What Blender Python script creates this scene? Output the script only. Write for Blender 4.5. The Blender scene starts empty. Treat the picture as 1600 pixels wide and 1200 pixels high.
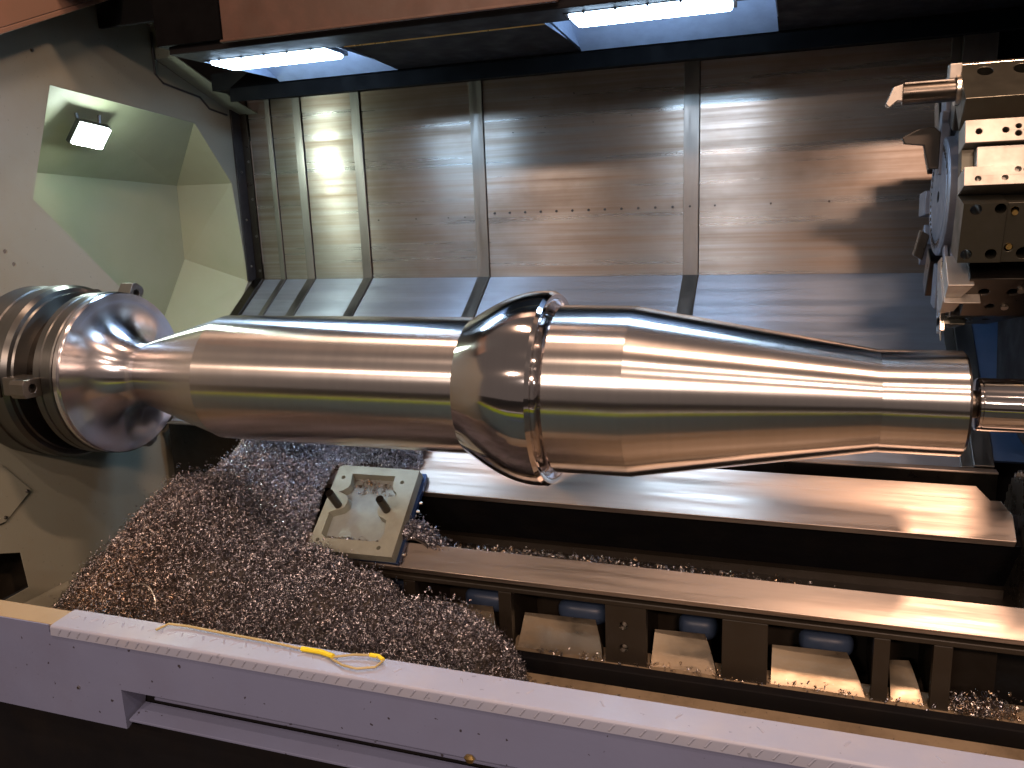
import bpy, bmesh, math, random
import numpy as np
from mathutils import Vector, Matrix
from mathutils.geometry import tessellate_polygon
random.seed(7)
rng = np.random.default_rng(7)
S = bpy.context.scene
COL = S.collection
R = math.radians
PI = math.pi

# ------------------------------------------------------------------ camera
CAMLOC = Vector((0, 0, 2.0))
F_PX = 1276.0
XC = Vector((0.9454, 0.0338, -0.3243)); ZC = Vector((-0.0380, -0.9764, -0.2126))
XC.normalize(); ZC = (ZC - XC * ZC.dot(XC)).normalized(); YC = ZC.cross(XC)
cam = bpy.data.cameras.new('camera')
camo = bpy.data.objects.new('camera', cam); COL.objects.link(camo)
cam.sensor_width = 36; cam.lens = F_PX / 1600 * 36
cam.clip_start = 0.02; cam.clip_end = 200
m = Matrix(((XC[0], -XC[1], -XC[2]), (YC[0], -YC[1], -YC[2]), (ZC[0], -ZC[1], -ZC[2]))).to_4x4()
m.translation = CAMLOC
camo.matrix_world = m
S.camera = camo

# ------------------------------------------------------------------ light
S.view_settings.view_transform = 'Standard'; S.view_settings.look = 'None'
S.view_settings.exposure = 0.0; S.view_settings.gamma = 1
W = bpy.data.worlds.new('World'); S.world = W; W.use_nodes = True
bg = W.node_tree.nodes['Background']
bg.inputs[0].default_value = (0.40, 0.315, 0.275, 1); bg.inputs[1].default_value = 0.30

def area(name, loc, target, size, power, col, sy=None):
    l = bpy.data.lights.new(name, 'AREA'); l.energy = power; l.color = col
    l.shape = 'RECTANGLE'; l.size = size; l.size_y = sy or size
    o = bpy.data.objects.new(name, l); COL.objects.link(o); o.location = loc
    o.rotation_euler = (Vector(target) - Vector(loc)).to_track_quat('-Z', 'Y').to_euler()
    return o
WARM = (1.0, 0.62, 0.42)
area('high_bay_lamp', (-2.1, 2.05, 5.6), (-1.0, 2.8, 1), 0.7, 62, WARM, 0.10)
area('high_bay_lamp', (1.25, 1.45, 5.2), (0, 2.8, 1), 0.6, 110, WARM, 0.10)
area('high_bay_lamp', (2.0, -6.0, 5.5), (0, 3, 1.5), 1.3, 340, (1.0, 0.64, 0.47), 0.25)
area('high_bay_lamp', (-4.0, -4.5, 5.2), (-1, 3, 1), 0.25, 90, (1.0, 0.7, 0.52), 0.3)
area('high_bay_lamp', (0.3, -1.2, 5.8), (-0.5, 3, 1), 0.8, 60, (1.0, 0.7, 0.52), 0.06)

area('high_bay_lamp', (-1.0, -3.5, 3.6), (-0.5, 3, 1), 0.5, 45, (1.0, 0.8, 0.68), 0.06)  # extra lamp without a seen fixture, added for thin highlights on the shaft
area('high_bay_lamp', (2.6, -2.2, 5.4), (0, 3, 1), 0.5, 60, (1.0, 0.74, 0.58), 0.08)  # second extra lamp, also added only for shaft highlights
S.cycles.max_bounces = 8; S.cycles.diffuse_bounces = 3; S.cycles.glossy_bounces = 5
S.cycles.use_denoising = True
S.cycles.sample_clamp_indirect = 6.0
S.cycles.caustics_reflective = False; S.cycles.caustics_refractive = False
S.cycles.blur_glossy = 0.6

# ------------------------------------------------------------------ materials
def mat(name):
    m = bpy.data.materials.new(name); m.use_nodes = True
    return m, m.node_tree.nodes, m.node_tree.links, m.node_tree.nodes['Principled BSDF']
def mapping(n, l, scale, coord='Object'):
    tc = n.new('ShaderNodeTexCoord'); mp = n.new('ShaderNodeMapping')
    mp.inputs['Scale'].default_value = scale
    l.new(tc.outputs[coord], mp.inputs[0]); return mp.outputs[0]
def noise(n, l, vec, scale, detail=3, rough=.5):
    t = n.new('ShaderNodeTexNoise'); t.inputs['Scale'].default_value = scale
    t.inputs['Detail'].default_value = detail; t.inputs['Roughness'].default_value = rough
    l.new(vec, t.inputs['Vector']); return t.outputs['Fac']
def rr(n, l, val, a, b, lo=0.3, hi=0.7):
    t = n.new('ShaderNodeMapRange'); t.inputs[1].default_value = lo; t.inputs[2].default_value = hi
    t.inputs[3].default_value = a; t.inputs[4].default_value = b
    l.new(val, t.inputs[0]); return t.outputs[0]
def mixc(n, l, fac, a, b):
    t = n.new('ShaderNodeMix'); t.data_type = 'RGBA'
    t.inputs[6].default_value = (*a, 1) if not hasattr(a, 'links') else (0, 0, 0, 1)
    t.inputs[7].default_value = (*b, 1) if not hasattr(b, 'links') else (0, 0, 0, 1)
    if hasattr(a, 'links'): l.new(a, t.inputs[6])
    if hasattr(b, 'links'): l.new(b, t.inputs[7])
    l.new(fac, t.inputs[0]); return t.outputs[2]
def bump(n, l, h, p, strength, dist=.001):
    b = n.new('ShaderNodeBump'); b.inputs['Strength'].default_value = strength
    b.inputs['Distance'].default_value = dist
    l.new(h, b.inputs['Height']); l.new(b.outputs[0], p.inputs['Normal'])

def paint(name, col, rough=.4, dirt=(.12, .09, .06), amount=.35, scale=2.2, speck=0.0, metallic=0):
    m, n, l, p = mat(name)
    v = mapping(n, l, (1, 1, 1))
    f = noise(n, l, v, scale, 6, .65)
    c = mixc(n, l, rr(n, l, f, 0, amount, .45, .8), col, dirt)
    if speck:
        f2 = noise(n, l, v, 55, 2, .5)
        c = mixc(n, l, rr(n, l, f2, 0, speck, (.70), .72), c, (.03, .025, .03))
    l.new(c, p.inputs['Base Color'])
    l.new(rr(n, l, noise(n, l, v, 9, 4), rough * .8, rough * 1.3), p.inputs['Roughness'])
    p.inputs['Metallic'].default_value = metallic
    bump(n, l, noise(n, l, v, 60, 2), p, .12, .002)
    return m

def steel(name, col, rough, aniso=.0, tangent=(1, 0, 0), streak=(1.2, 30, 60), dcol=None, amount=.3, rvar=.35, bumpd=0.0):
    """brushed / ground steel: grain runs along the tangent"""
    m, n, l, p = mat(name)
    v = mapping(n, l, streak)
    f = noise(n, l, v, 1.0, 5, .6)
    f0 = noise(n, l, mapping(n, l, (.8, 1.4, 1.4)), 1.6, 5, .6)
    c = mixc(n, l, rr(n, l, f, 0, amount), col, dcol or tuple(x * .45 for x in col))
    c = mixc(n, l, rr(n, l, f0, 0, amount * .9, .45, .75), c, tuple(x * .55 for x in (dcol or col)))
    l.new(c, p.inputs['Base Color'])
    p.inputs['Metallic'].default_value = 1
    l.new(rr(n, l, f, rough * (1 - rvar), rough * (1 + rvar)), p.inputs['Roughness'])
    if aniso:
        p.inputs['Anisotropic'].default_value = aniso
        cb = n.new('ShaderNodeCombineXYZ')
        for i in range(3): cb.inputs[i].default_value = tangent[i]
        l.new(cb.outputs[0], p.inputs['Tangent'])
    if bumpd: bump(n, l, f, p, .35, bumpd)
    if name == 'blue_lit_sloping_steel': p.inputs['Metallic'].default_value = .72
    if name == 'brushed_sheet': p.inputs['Metallic'].default_value = .85
    return m

def turned(name, col, rough, aniso=.7, lines=.2):
    m, n, l, p = mat(name)
    tc = n.new('ShaderNodeTexCoord'); sp = n.new('ShaderNodeSeparateXYZ'); l.new(tc.outputs['Object'], sp.inputs[0])
    ng = n.new('ShaderNodeMath'); ng.operation = 'MULTIPLY'; ng.inputs[1].default_value = -1; l.new(sp.outputs[2], ng.inputs[0])
    cb = n.new('ShaderNodeCombineXYZ'); l.new(ng.outputs[0], cb.inputs[1]); l.new(sp.outputs[1], cb.inputs[2])
    ge = n.new('ShaderNodeNewGeometry'); cr = n.new('ShaderNodeVectorMath'); cr.operation = 'CROSS_PRODUCT'
    l.new(cb.outputs[0], cr.inputs[0]); l.new(ge.outputs['Normal'], cr.inputs[1]); l.new(cr.outputs[0], p.inputs['Tangent'])
    p.inputs['Anisotropic'].default_value = min(1, aniso); p.inputs['Metallic'].default_value = 1
    v = mapping(n, l, (1, 0, 0))
    f1 = noise(n, l, v, 34, 4, .7); f2 = noise(n, l, v, 5.0, 3, .6)
    c = mixc(n, l, rr(n, l, f1, 0, lines * 2), col, tuple(x * .72 for x in col))
    c = mixc(n, l, rr(n, l, f2, 0, lines * 2), c, tuple(x * .8 for x in col))
    l.new(c, p.inputs['Base Color'])
    l.new(rr(n, l, f2, rough * .93, rough * 1.08), p.inputs['Roughness'])
    return m

def plain(name, col, rough=.5, metallic=0):
    m, n, l, p = mat(name)
    v = mapping(n, l, (1, 1, 1))
    f = noise(n, l, v, 14, 4, .6)
    l.new(mixc(n, l, rr(n, l, f, 0, .5), col, tuple(x * .6 for x in col)), p.inputs['Base Color'])
    l.new(rr(n, l, f, rough * .8, min(1, rough * 1.25)), p.inputs['Roughness'])
    p.inputs['Metallic'].default_value = metallic
    return m
def emit(name, col, strength):
    m, n, l, p = mat(name)
    p.inputs['Base Color'].default_value = (.8, .8, .8, 1)
    p.inputs['Emission Color'].default_value = (*col, 1); p.inputs['Emission Strength'].default_value = strength
    return m

M = dict(
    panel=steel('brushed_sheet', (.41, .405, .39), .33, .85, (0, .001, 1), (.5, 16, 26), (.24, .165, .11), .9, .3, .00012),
    slope=steel('blue_lit_sloping_steel', (.42, .47, .56), .40, .95, (0, .819, .574), (.5, 22, 22), (.27, .28, .33), .6, .3),  # blue reflection of the roof lamps is put into the base colour
    lip=steel('panel_lip_steel', (.26, .25, .235), .42, .0, (0, 0, 1), (20, 5, 2), (.2, .18, .16), .4),
    way=steel('ground_way_steel', (.57, .475, .41), .45, .75, (0, .788, .616), (1.5, 30, 30), (.42, .35, .3), .35, .3, .0003),
    casting=paint('oily_casting', (.024, .019, .014), .38, (.03, .025, .02), .6, 6),
    chute=steel('worn_chute_steel', (.55, .47, .37), .38, 0, (1, 0, 0), (6, 12, 12), (.30, .2, .1), .6, .3, .001),
    blue=paint('blue_paint_and_light', (.05, .08, .15), .4, (.02, .03, .06), .5, 5),  # real paint on the cast pads, painted blue light on the side sheet
    beige=paint('beige_machine_paint', (.27, .275, .225), .42, (.24, .18, .11), .45, 1.6, .25),
    beige_in=paint('recess_cream_paint', (.31, .315, .225), .5, (.2, .27, .15), .35, 2.2),
    lav=paint('lavender_grey_paint', (.165, .19, .315), .45, (.13, .12, .17), .45, 1.8, .9),
    tread=paint('white_tread_plate', (.29, .32, .43), .42, (.45, .42, .42), .35, 7, .3),
    tan=paint('sill_with_tan_light', (.34, .26, .15), .4, (.15, .1, .05), .5, 4),
    black=paint('black_machine_paint', (.008, .008, .010), .6, (.018, .014, .011), .5, 5),
    matte=plain('matte_black_steel', (.0025, .0025, .003), .8),
    brown=paint('brown_fascia_paint', (.062, .033, .023), .42, (.16, .07, .05), .5, 3),
    canopy=paint('canopy_with_orange_light', (.22, .135, .10), .4, (.3, .14, .1), .4, 5),
    tray=plain('blue_lit_tray', (.30, .36, .5), .4),  # blue lamp light is put into the tray colour
    frame=plain('lamp_frame_metal', (.12, .12, .13), .35, 1),
    turned=turned('turned_steel', (.86, .81, .785), .23, .95),
    polish=turned('polished_turned_steel', (.72, .68, .68), .10, .85, .1),
    horn=turned('turned_horn_steel', (.78, .76, .80), .20, .9, .1),
    ring=turned('worn_chuck_steel', (.175, .178, .175), .34, .8, .3),
    dsteel=plain('dark_oiled_steel', (.09, .08, .07), .32, 1),
    msteel=plain('machined_steel', (.60, .55, .48), .28, 1),
    holder=plain('bright_holder_steel', (.44, .405, .36), .45, .8),
    oxide=plain('olive_black_oxide_steel', (.085, .082, .066), .36, .8),
    cap=plain('turret_cap_grey', (.20, .21, .25), .5, .6),
    jaw=plain('worn_jaw_steel', (.26, .24, .22), .36, 1),
    brass=plain('brass_fitting', (.75, .52, .2), .3, 1),
    hole=plain('hole_shade_black', (.01, .009, .008), .6),  # near black, stands in for the shade inside holes
    plate=plain('milled_plate', (.42, .43, .36), .55, .2),
    pocket=plain('pocket_floor_grey', (.36, .40, .39), .6, .2),
    navy=plain('navy_block_side', (.03, .06, .16), .35, .5),
    chipbase=paint('packed_chip_bed', (.065, .054, .048), .6, (.02, .015, .012), .7, 30),
    yellow=plain('yellow_strap', (.85, .68, .02), .5),
    cord=plain('tan_cord', (.45, .36, .16), .5),
    rubber=plain('dark_seal', (.02, .02, .024), .5),
    floor=paint('dark_shop_floor', (.02, .018, .016), .6, (.01, .01, .01), .5, 1.5),
    olive=paint('olive_yellow_paint', (.85, .85, .03), .4, (.2, .16, .03), .4, 4),
    oilpan=paint('oily_pan_paint', (.30, .23, .155), .32, (.09, .065, .04), .8, 5, .5),
    glow=emit('lamp_lens_glow', (.52, .74, 1.0), 42),
    glow2=emit('recess_lamp_glow', (.84, 1.0, .88), 190),
    bolt=plain('small_bolt_steel', (.25, .24, .23), .3, 1),
)
def chip_mat():
    m, n, l, p = mat('steel_chips')
    a = n.new('ShaderNodeAttribute'); a.attribute_name = 'tint'
    l.new(a.outputs['Color'], p.inputs['Base Color'])
    p.inputs['Metallic'].default_value = 1; p.inputs['Roughness'].default_value = .3
    return m
M['chip'] = chip_mat()
M['matte'].node_tree.nodes['Principled BSDF'].inputs['Specular IOR Level'].default_value = .05
M['black'].node_tree.nodes['Principled BSDF'].inputs['Specular IOR Level'].default_value = .12

# ------------------------------------------------------------------ helpers
def wloc(o):
    v = Vector((0, 0, 0))
    while o is not None: v = v + o.location; o = o.parent
    return v
def thing(name, label, cat, loc=(0, 0, 0), group=None):
    o = bpy.data.objects.new(name, None); COL.objects.link(o); o.location = loc
    o.empty_display_size = .1
    o['label'] = label; o['category'] = cat
    if group: o['group'] = group
    return o
def tag(o, label, cat=None, group=None, kind=None):
    if label: o['label'] = label
    if cat: o['category'] = cat
    if group: o['group'] = group
    if kind: o['kind'] = kind
    return o
class MB:
    """collects faces in world coordinates, links them as one mesh object"""
    def __init__(s): s.v = []; s.f = []
    def add(s, vs, fs):
        b = len(s.v); s.v += [tuple(x) for x in vs]; s.f += [tuple(i + b for i in f) for f in fs]; return s
    def box(s, lo, hi):
        x0, y0, z0 = lo; x1, y1, z1 = hi
        return s.add([(x0, y0, z0), (x1, y0, z0), (x1, y1, z0), (x0, y1, z0), (x0, y0, z1), (x1, y0, z1), (x1, y1, z1), (x0, y1, z1)],
                     [(0, 3, 2, 1), (4, 5, 6, 7), (0, 1, 5, 4), (1, 2, 6, 5), (2, 3, 7, 6), (3, 0, 4, 7)])
    def obox(s, o, a, b, c):
        """oriented box: corner o and three edge vectors"""
        o, a, b, c = map(Vector, (o, a, b, c))
        vs = [o, o + a, o + a + b, o + b, o + c, o + a + c, o + a + b + c, o + b + c]
        return s.add(vs, [(0, 3, 2, 1), (4, 5, 6, 7), (0, 1, 5, 4), (1, 2, 6, 5), (2, 3, 7, 6), (3, 0, 4, 7)])
    def prism(s, outline, holes, fr, t0, t1):
        """extruded polygon with holes; fr = (origin, ux, uy, un); spans un*t0 .. un*t1"""
        o, ux, uy, un = map(Vector, fr)
        loops = [list(outline)] + [list(h) for h in holes]
        flat = [q for lp in loops for q in lp]
        tris = tessellate_polygon([[Vector((q[0], q[1], 0)) for q in lp] for lp in loops])
        N = len(flat)
        P = lambda q, t: o + ux * q[0] + uy * q[1] + un * t
        vs = [P(q, t0) for q in flat] + [P(q, t1) for q in flat]
        fs = []
        for t in tris:
            fs.append((t[0], t[1], t[2])); fs.append((t[0] + N, t[2] + N, t[1] + N))
        b = 0
        for lp in loops:
            k = len(lp)
            for i in range(k):
                j = (i + 1) % k; fs.append((b + i, b + j, b + j + N, b + i + N))
            b += k
        return s.add(vs, fs)
    def tube(s, pts, r, seg=8, cap=True):
        pts = [Vector(p) for p in pts]; rings = []
        for i, p in enumerate(pts):
            d = (pts[min(i + 1, len(pts) - 1)] - pts[max(i - 1, 0)]).normalized()
            a = d.cross(Vector((0, 0, 1)) if abs(d.z) < .9 else Vector((1, 0, 0))).normalized(); b = d.cross(a)
            q = r[i] if isinstance(r, (list, tuple)) else r
            rings.append([p + (a * math.cos(2 * PI * k / seg) + b * math.sin(2 * PI * k / seg)) * q for k in range(seg)])
        fs = []
        for i in range(len(pts) - 1):
            for k in range(seg):
                k2 = (k + 1) % seg; fs.append((i * seg + k, i * seg + k2, (i + 1) * seg + k2, (i + 1) * seg + k))
        if cap: fs.append(tuple(range(seg))[::-1]); fs.append(tuple((len(pts) - 1) * seg + k for k in range(seg)))
        return s.add([v for rg in rings for v in rg], fs)
    def lathe(s, prof, c=(2.7, 1.366), seg=128):
        """profile [(x, r)] turned about the axis y=c0, z=c1"""
        n = len(prof); vs = []
        for x, r in prof:
            for k in range(seg):
                a = 2 * PI * k / seg; vs.append((x, c[0] + r * math.cos(a), c[1] + r * math.sin(a)))
        fs = [(i * seg + k, i * seg + (k + 1) % seg, (i + 1) * seg + (k + 1) % seg, (i + 1) * seg + k) for i in range(n - 1) for k in range(seg)]
        return s.add(vs, fs)
    def build(s, name, mt, parent=None, smooth=False, bevel=0, origin=None, seg=2, angle=None):
        off = wloc(parent) if parent else Vector(origin or (0, 0, 0))
        me = bpy.data.meshes.new(name)
        me.from_pydata([tuple(Vector(v) - off) for v in s.v], [], s.f); me.update()
        bm = bmesh.new(); bm.from_mesh(me); bmesh.ops.recalc_face_normals(bm, faces=bm.faces); bm.to_mesh(me); bm.free()
        me.materials.append(M[mt] if isinstance(mt, str) else mt)
        if smooth:
            me.polygons.foreach_set('use_smooth', [True] * len(me.polygons))
            try: me.set_sharp_from_angle(angle=R(angle or 30))
            except Exception: pass
        o = bpy.data.objects.new(name, me); COL.objects.link(o)
        if parent: o.parent = parent
        else: o.location = off
        if bevel:
            b = o.modifiers.new('bevel', 'BEVEL'); b.width = bevel; b.segments = seg; b.limit_method = 'ANGLE'; b.angle_limit = R(40)
        return o
def circ(cx, cy, r, n=14): return [(cx + r * math.cos(2 * PI * k / n), cy + r * math.sin(2 * PI * k / n)) for k in range(n)]
def copies(o, locs, parent=None):
    out = []
    for lc in locs:
        c = o.copy(); COL.objects.link(c); c.parent = o.parent; c.location = lc; out.append(c)
    return out

AY, AZ = 2.7, 1.366          # spindle axis
XH = -3.17                   # headstock wall plane
YB = 4.30                    # rear wall plane
TB = R(38)                   # slant of the bed
BU = Vector((0, math.cos(TB), math.sin(TB))); BN = Vector((0, -math.sin(TB), math.cos(TB)))
BO = Vector((0, 2.7, 0.612))
def bp(x, s, t): return Vector((x, 0, 0)) + BO + BU * s + BN * t
BED = (BO, (1, 0, 0), BU, BN)

# ------------------------------------------------------------------ shop floor
fl = MB().add([(-30, -30, 0), (30, -30, 0), (30, 30, 0), (-30, 30, 0)], [(0, 1, 2, 3)]).build('floor', 'floor')
tag(fl, 'dark workshop floor under the machine', kind='structure')

# ------------------------------------------------------------------ rear wall of overlapping sheet panels
rear = thing('rear_guard', 'tall brushed steel rear guard of overlapping sheets behind the turned shaft', 'guard wall', (-1, YB, 1.0))
ZT, ZF = 2.68, 1.615
LO = R(35)
MB().box((-3.15, YB + .065, ZF), (.9, YB + .07, ZT)).build('backing_sheet', 'rubber', rear)
xs = [-3.11, -2.955, -2.752, -2.368, -1.630, -0.482, 0.665]
for i in range(6):
    x0, x1 = xs[i] + .0045, xs[i + 1]; dy = .007 * i; lw = [.03, .05, .055, .07, .075, .04][i]
    y = YB + dy
    lowv = lambda x, L, d: (x, YB - L * math.cos(LO) + d * math.sin(LO), ZF - L * math.sin(LO) + d * math.cos(LO))
    LL = 1.155
    # upper sheet with thickness
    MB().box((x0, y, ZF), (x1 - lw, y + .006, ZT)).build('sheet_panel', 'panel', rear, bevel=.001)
    MB().box((x1 - lw, y - .005, ZF + .001), (x1 + .002, y + .004, ZT)).build('panel_lip', 'lip', rear, bevel=.0015)
    # lower sloping sheet
    dn = Vector((0, -math.cos(LO), -math.sin(LO))); nn = Vector((0, -math.sin(LO), math.cos(LO)))
    o = Vector((x0, y, ZF))
    MB().obox(o, (x1 - lw - x0, 0, 0), dn * LL, -nn * .006).build('sloping_panel', 'slope', rear, bevel=.001)
    MB().obox(Vector((x1 - lw, y, ZF)) + nn * .005, (lw + .002, 0, 0), dn * LL, -nn * .009).build('panel_lip', 'lip', rear, bevel=.0015)
# dark corner flange with bolts
MB().box((XH + .002, YB - .09, ZF), (XH + .012, YB + .01, ZT)).build('corner_flange', 'rubber', rear)
MB().box((XH + .012, YB - .012, ZF), (-3.112, YB + .004, ZT)).build('corner_flange', 'dsteel', rear)
MB().obox(Vector((XH + .002, YB - .012, ZF)), (.058, 0, 0), dn * LL, nn * .012).build('corner_flange', 'dsteel', rear)
def bolt_mesh(r=.009, h=.006, seg=8, mt='bolt', axis='y'):
    me = bpy.data.meshes.new('bolt'); bm = bmesh.new()
    bmesh.ops.create_cone(bm, cap_ends=True, segments=seg, radius1=r, radius2=r * .8, depth=h)
    rot = {'y': Matrix.Rotation(PI / 2, 4, 'X'), 'x': Matrix.Rotation(PI / 2, 4, 'Y'), 'z': Matrix.Identity(4), 'n': Matrix.Rotation(TB, 4, 'X')}[axis]
    bmesh.ops.transform(bm, matrix=rot, verts=bm.verts); bm.to_mesh(me); bm.free()
    me.materials.append(M[mt]); return me
def place(name, me, locs, parent):
    for lc in locs:
        o = bpy.data.objects.new(name, me); COL.objects.link(o); o.parent = parent
        o.location = Vector(lc) - (wloc(parent) if parent else Vector((0, 0, 0)))
bm_y = bolt_mesh(.009, .008)
place('bolt', bm_y, [(-3.125, YB - .014, z) for z in (2.32, 2.10, 1.88, 1.67)], rear)
place('bolt', bolt_mesh(.008, .006, axis='x'), [(XH + .015, YB - .05, z) for z in (2.26, 1.98, 1.70)], rear)
rowz = lambda x: 2.005 + .0 * x
place('rivet', bolt_mesh(.0075, .006, mt='rubber'), [(-1.585 + .0885 * k, YB + .025, 1.965) for k in range(13)], rear)
place('rivet', bolt_mesh(.0045, .004, mt='dsteel'), [(x, YB + .025, z) for x, z in ((-1.46, 2.385), (-1.28, 2.40), (-1.02, 2.41), (-.82, 2.43), (-.68, 2.44), (-.56, 2.44), (-1.12, 2.56))], rear)
place('rivet', bolt_mesh(.006, .004, mt='dsteel'), [(-.40 + .27 * k, YB + .032, 1.965) for k in range(3)], rear)
place('rivet', bolt_mesh(.005, .004, mt='dsteel'), [(x, YB + .018, 1.95) for x in (-2.30, -2.06, -1.86, -1.76)], rear)
# right hand end of the lower guard: folded flange and side sheet with blue light put into its colour
MB().obox(Vector((.665, YB + .02, ZF)), (.07, 0, 0), dn * 1.15, nn * .018).build('end_flange', 'lip', rear, bevel=.002)
MB().box((.665, YB - .02, ZF), (.80, YB + .02, ZT)).build('end_flange', 'lip', rear)

side = thing('side_guard', 'side sheet with painted blue light at the right end of the sloping guard', 'guard panel', (1.0, 3.6, 1.2))
MB().prism([(2.9, .55), (4.4, 1.62), (4.4, 2.7), (3.5, 2.7), (2.6, .7)], [], ((.98, 0, 0), (0, 1, 0), (0, 0, 1), (1, 0, 0)), 0, .02).build('side_sheet', 'blue', side)
MB().obox(Vector((.735, YB, ZF)), (.26, 0, 0), dn * 1.1, -nn * .01).build('sloping_sheet', 'blue', side)
place('bolt', bolt_mesh(.012, .01, mt='hole'), [(.86, 3.40, .99 + .04)], side)

# ledge between rear guard and bed
led = thing('rear_ledge', 'steel ledge with painted shade between the sloping guard and the bed', 'ledge', (-1, 3.33, .9))
MB().box((-3.1, 3.335, .60), (.74, 3.352, .952)).build('ledge_face', 'dsteel', led)  # shadow on the face is put in as a dark colour
MB().box((-3.1, 3.322, .952), (.74, 3.37, .960)).build('ledge_lip', 'way', led, bevel=.002)

# ------------------------------------------------------------------ bed
bed = thing('lathe_bed', 'slanted cast lathe bed with two bright ground ways and a dark trough', 'lathe bed', (-1, 2.7, .3))
XL, XR = -2.50, .735
MB().prism([(XL, 0), (1.15, 0), (1.15, .112), (XL, .112)], [], BED, -.035, 0).build('near_guideway', 'way', bed, bevel=.002)
MB().prism([(XL, .352), (XR, .352), (XR, .455), (XR - .03, .511), (XL, .511)], [], BED, -.035, 0).build('far_guideway', 'way', bed, bevel=.002)
MB().prism([(XL, .513), (XR - .06, .513), (XR - .10, .572), (XL, .572)], [], BED, -.06, -.006).build('guideway_shoulder', 'way', bed, bevel=.002)
MB().prism([(XL, .37), (1.3, .37), (1.3, .50), (XL, .50)], [], BED, -.5, -.062).build('far_wall', 'black', bed)  # black colour stands in for the shade under the far way
MB().prism([(XL, .005), (1.15, .005), (1.15, .10), (XL, .10)], [], BED, -.058, -.036).build('near_wall', 'casting', bed)
# trough floor between the ways, sloping to the near way
o0 = bp(XL, .09, -.11); o1 = bp(XL, .40, -.38)
MB().obox(o0, (1.3 - XL, 0, 0), o1 - o0, (0, 0, -.01)).build('trough_floor', 'casting', bed)
# ribbed front face under the near way: top rail, bottom rail, ribs
YF = 2.712
MB().box((XL, YF, .553), (1.2, YF + .05, .574)).build('front_rail', 'casting', bed, bevel=.004)
ribs = [(-2.05, -1.95, False), (-1.45, -1.40, False), (-1.045, -.993, False), (-.625, -.474, True), (-.205, -.050, False), (.287, .337, False), (.466, .522, False)]
for a, b, hl in ribs:
    holes = [circ((a + b) / 2 - .008, z, .017, 16) for z in (.475, .385)] if hl else []
    MB().prism([(a, .27), (b, .27), (b, .553), (a, .553)], holes, ((0, YF + .002, 0), (1, 0, 0), (0, 0, 1), (0, 1, 0)), 0, .035).build('rib', 'casting', bed, bevel=0 if hl else .003)
    MB().box((a + .012, YF + .037, .27), (b - .012, YF + .36, .56)).build('rib_web', 'casting', bed)
    if hl: place('set_screw', bolt_mesh(.013, .006, mt='msteel'), [((a + b) / 2 - .008, YF + .034, z - .006) for z in (.475, .385)], bed)
# inclined chutes seen through the openings
win = [(-1.93, -1.47), (-1.39, -1.06), (-.985, -.632), (-.466, -.213), (-.042, .280), (.345, .460), (.53, .73)]
for k, (a, b) in enumerate(win):
    w = b - a; vs = []; n = 8
    ti = min(.03, w * .12)
    for i in range(n + 1):
        u = i / n
        y = YF + .01 + .11 * u; z = .318 + .095 * u ** 1.1
        xa = a + .006; xb = b - .008 - ti * 1.2 * u - .02 * u * u
        vs += [(xa, y, z), (xa + (xb - xa) * .30, y + .012 * u, z - .004), (xb, y + .02 * u, z - .004 * u), (xb + .012, y + .03, z - .08 * u - .012)]
    fs = []
    for i in range(n):
        for j in range(3): fs.append((i * 4 + j, i * 4 + j + 1, i * 4 + j + 5, i * 4 + j + 4))
    if k != 6: MB().add(vs, fs).build('chute_plate', 'chute', bed, smooth=True)
    # blue casting pocket behind the chute
    if w > .2:
        mb = MB(); cx = a + w * .60; rx = w * .30; ys, zs = YF + .26, .375
        rings = []
        for i in range(7):
            ph = PI / 2 * i / 6
            rings.append([(cx + rx * math.cos(ph) ** .6 * (1 if i < 6 else 0) * (abs(math.cos(t)) ** .6) * (1 if math.cos(t) >= 0 else -1), ys - .05 * math.sin(ph), zs + .055 * math.cos(ph) ** .6 * (1 if i < 6 else 0) * .9 * (abs(math.sin(t)) ** .7) * (1 if math.sin(t) >= 0 else -1)) for t in [2 * PI * q / 24 for q in range(24)]])
        mb.add([v for rg in rings for v in rg], [(i * 24 + q, i * 24 + (q + 1) % 24, (i + 1) * 24 + (q + 1) % 24, (i + 1) * 24 + q) for i in range(6) for q in range(24)])
        mb.build('cast_pad', 'blue', bed, smooth=True)
MB().box((XL, YF + .37, .05), (XR, YF + .40, .60)).build('back_wall', 'casting', bed)

# ------------------------------------------------------------------ chip pan
pan = thing('chip_pan', 'oily sheet steel chip pan between the front guard and the bed ribs', 'chip pan', (-1, 2.0, .2))
MB().box((XH + .02, 2.655, .262), (XR + .3, 2.700, .325)).build('drip_rail', 'black', pan, bevel=.004)
MB().box((XH + .02, 2.700, .312), (XR + .3, YF + .10, .320)).build('rail_top', 'oilpan', pan)
o = Vector((XH + .02, 2.655, .262))
MB().obox(o, (4.4, 0, 0), (0, -.10, -.03), (0, 0, -.01)).build('pan_floor', 'oilpan', pan)
MB().obox(o + Vector((0, -.102, -.036)), (4.4, 0, 0), (0, -1.12, .02), (0, 0, -.01)).build('pan_floor', 'oilpan', pan)
MB().box((-.9, 2.535, .226), (1.3, 2.541, .234)).build('pan_seam', 'way', pan)
place('bolt', bolt_mesh(.010, .008, axis='z'), [(-.55, 2.60, .252), (-.13, 2.60, .252), (.26, 2.60, .252), (.55, 2.60, .252)], pan)

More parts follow.
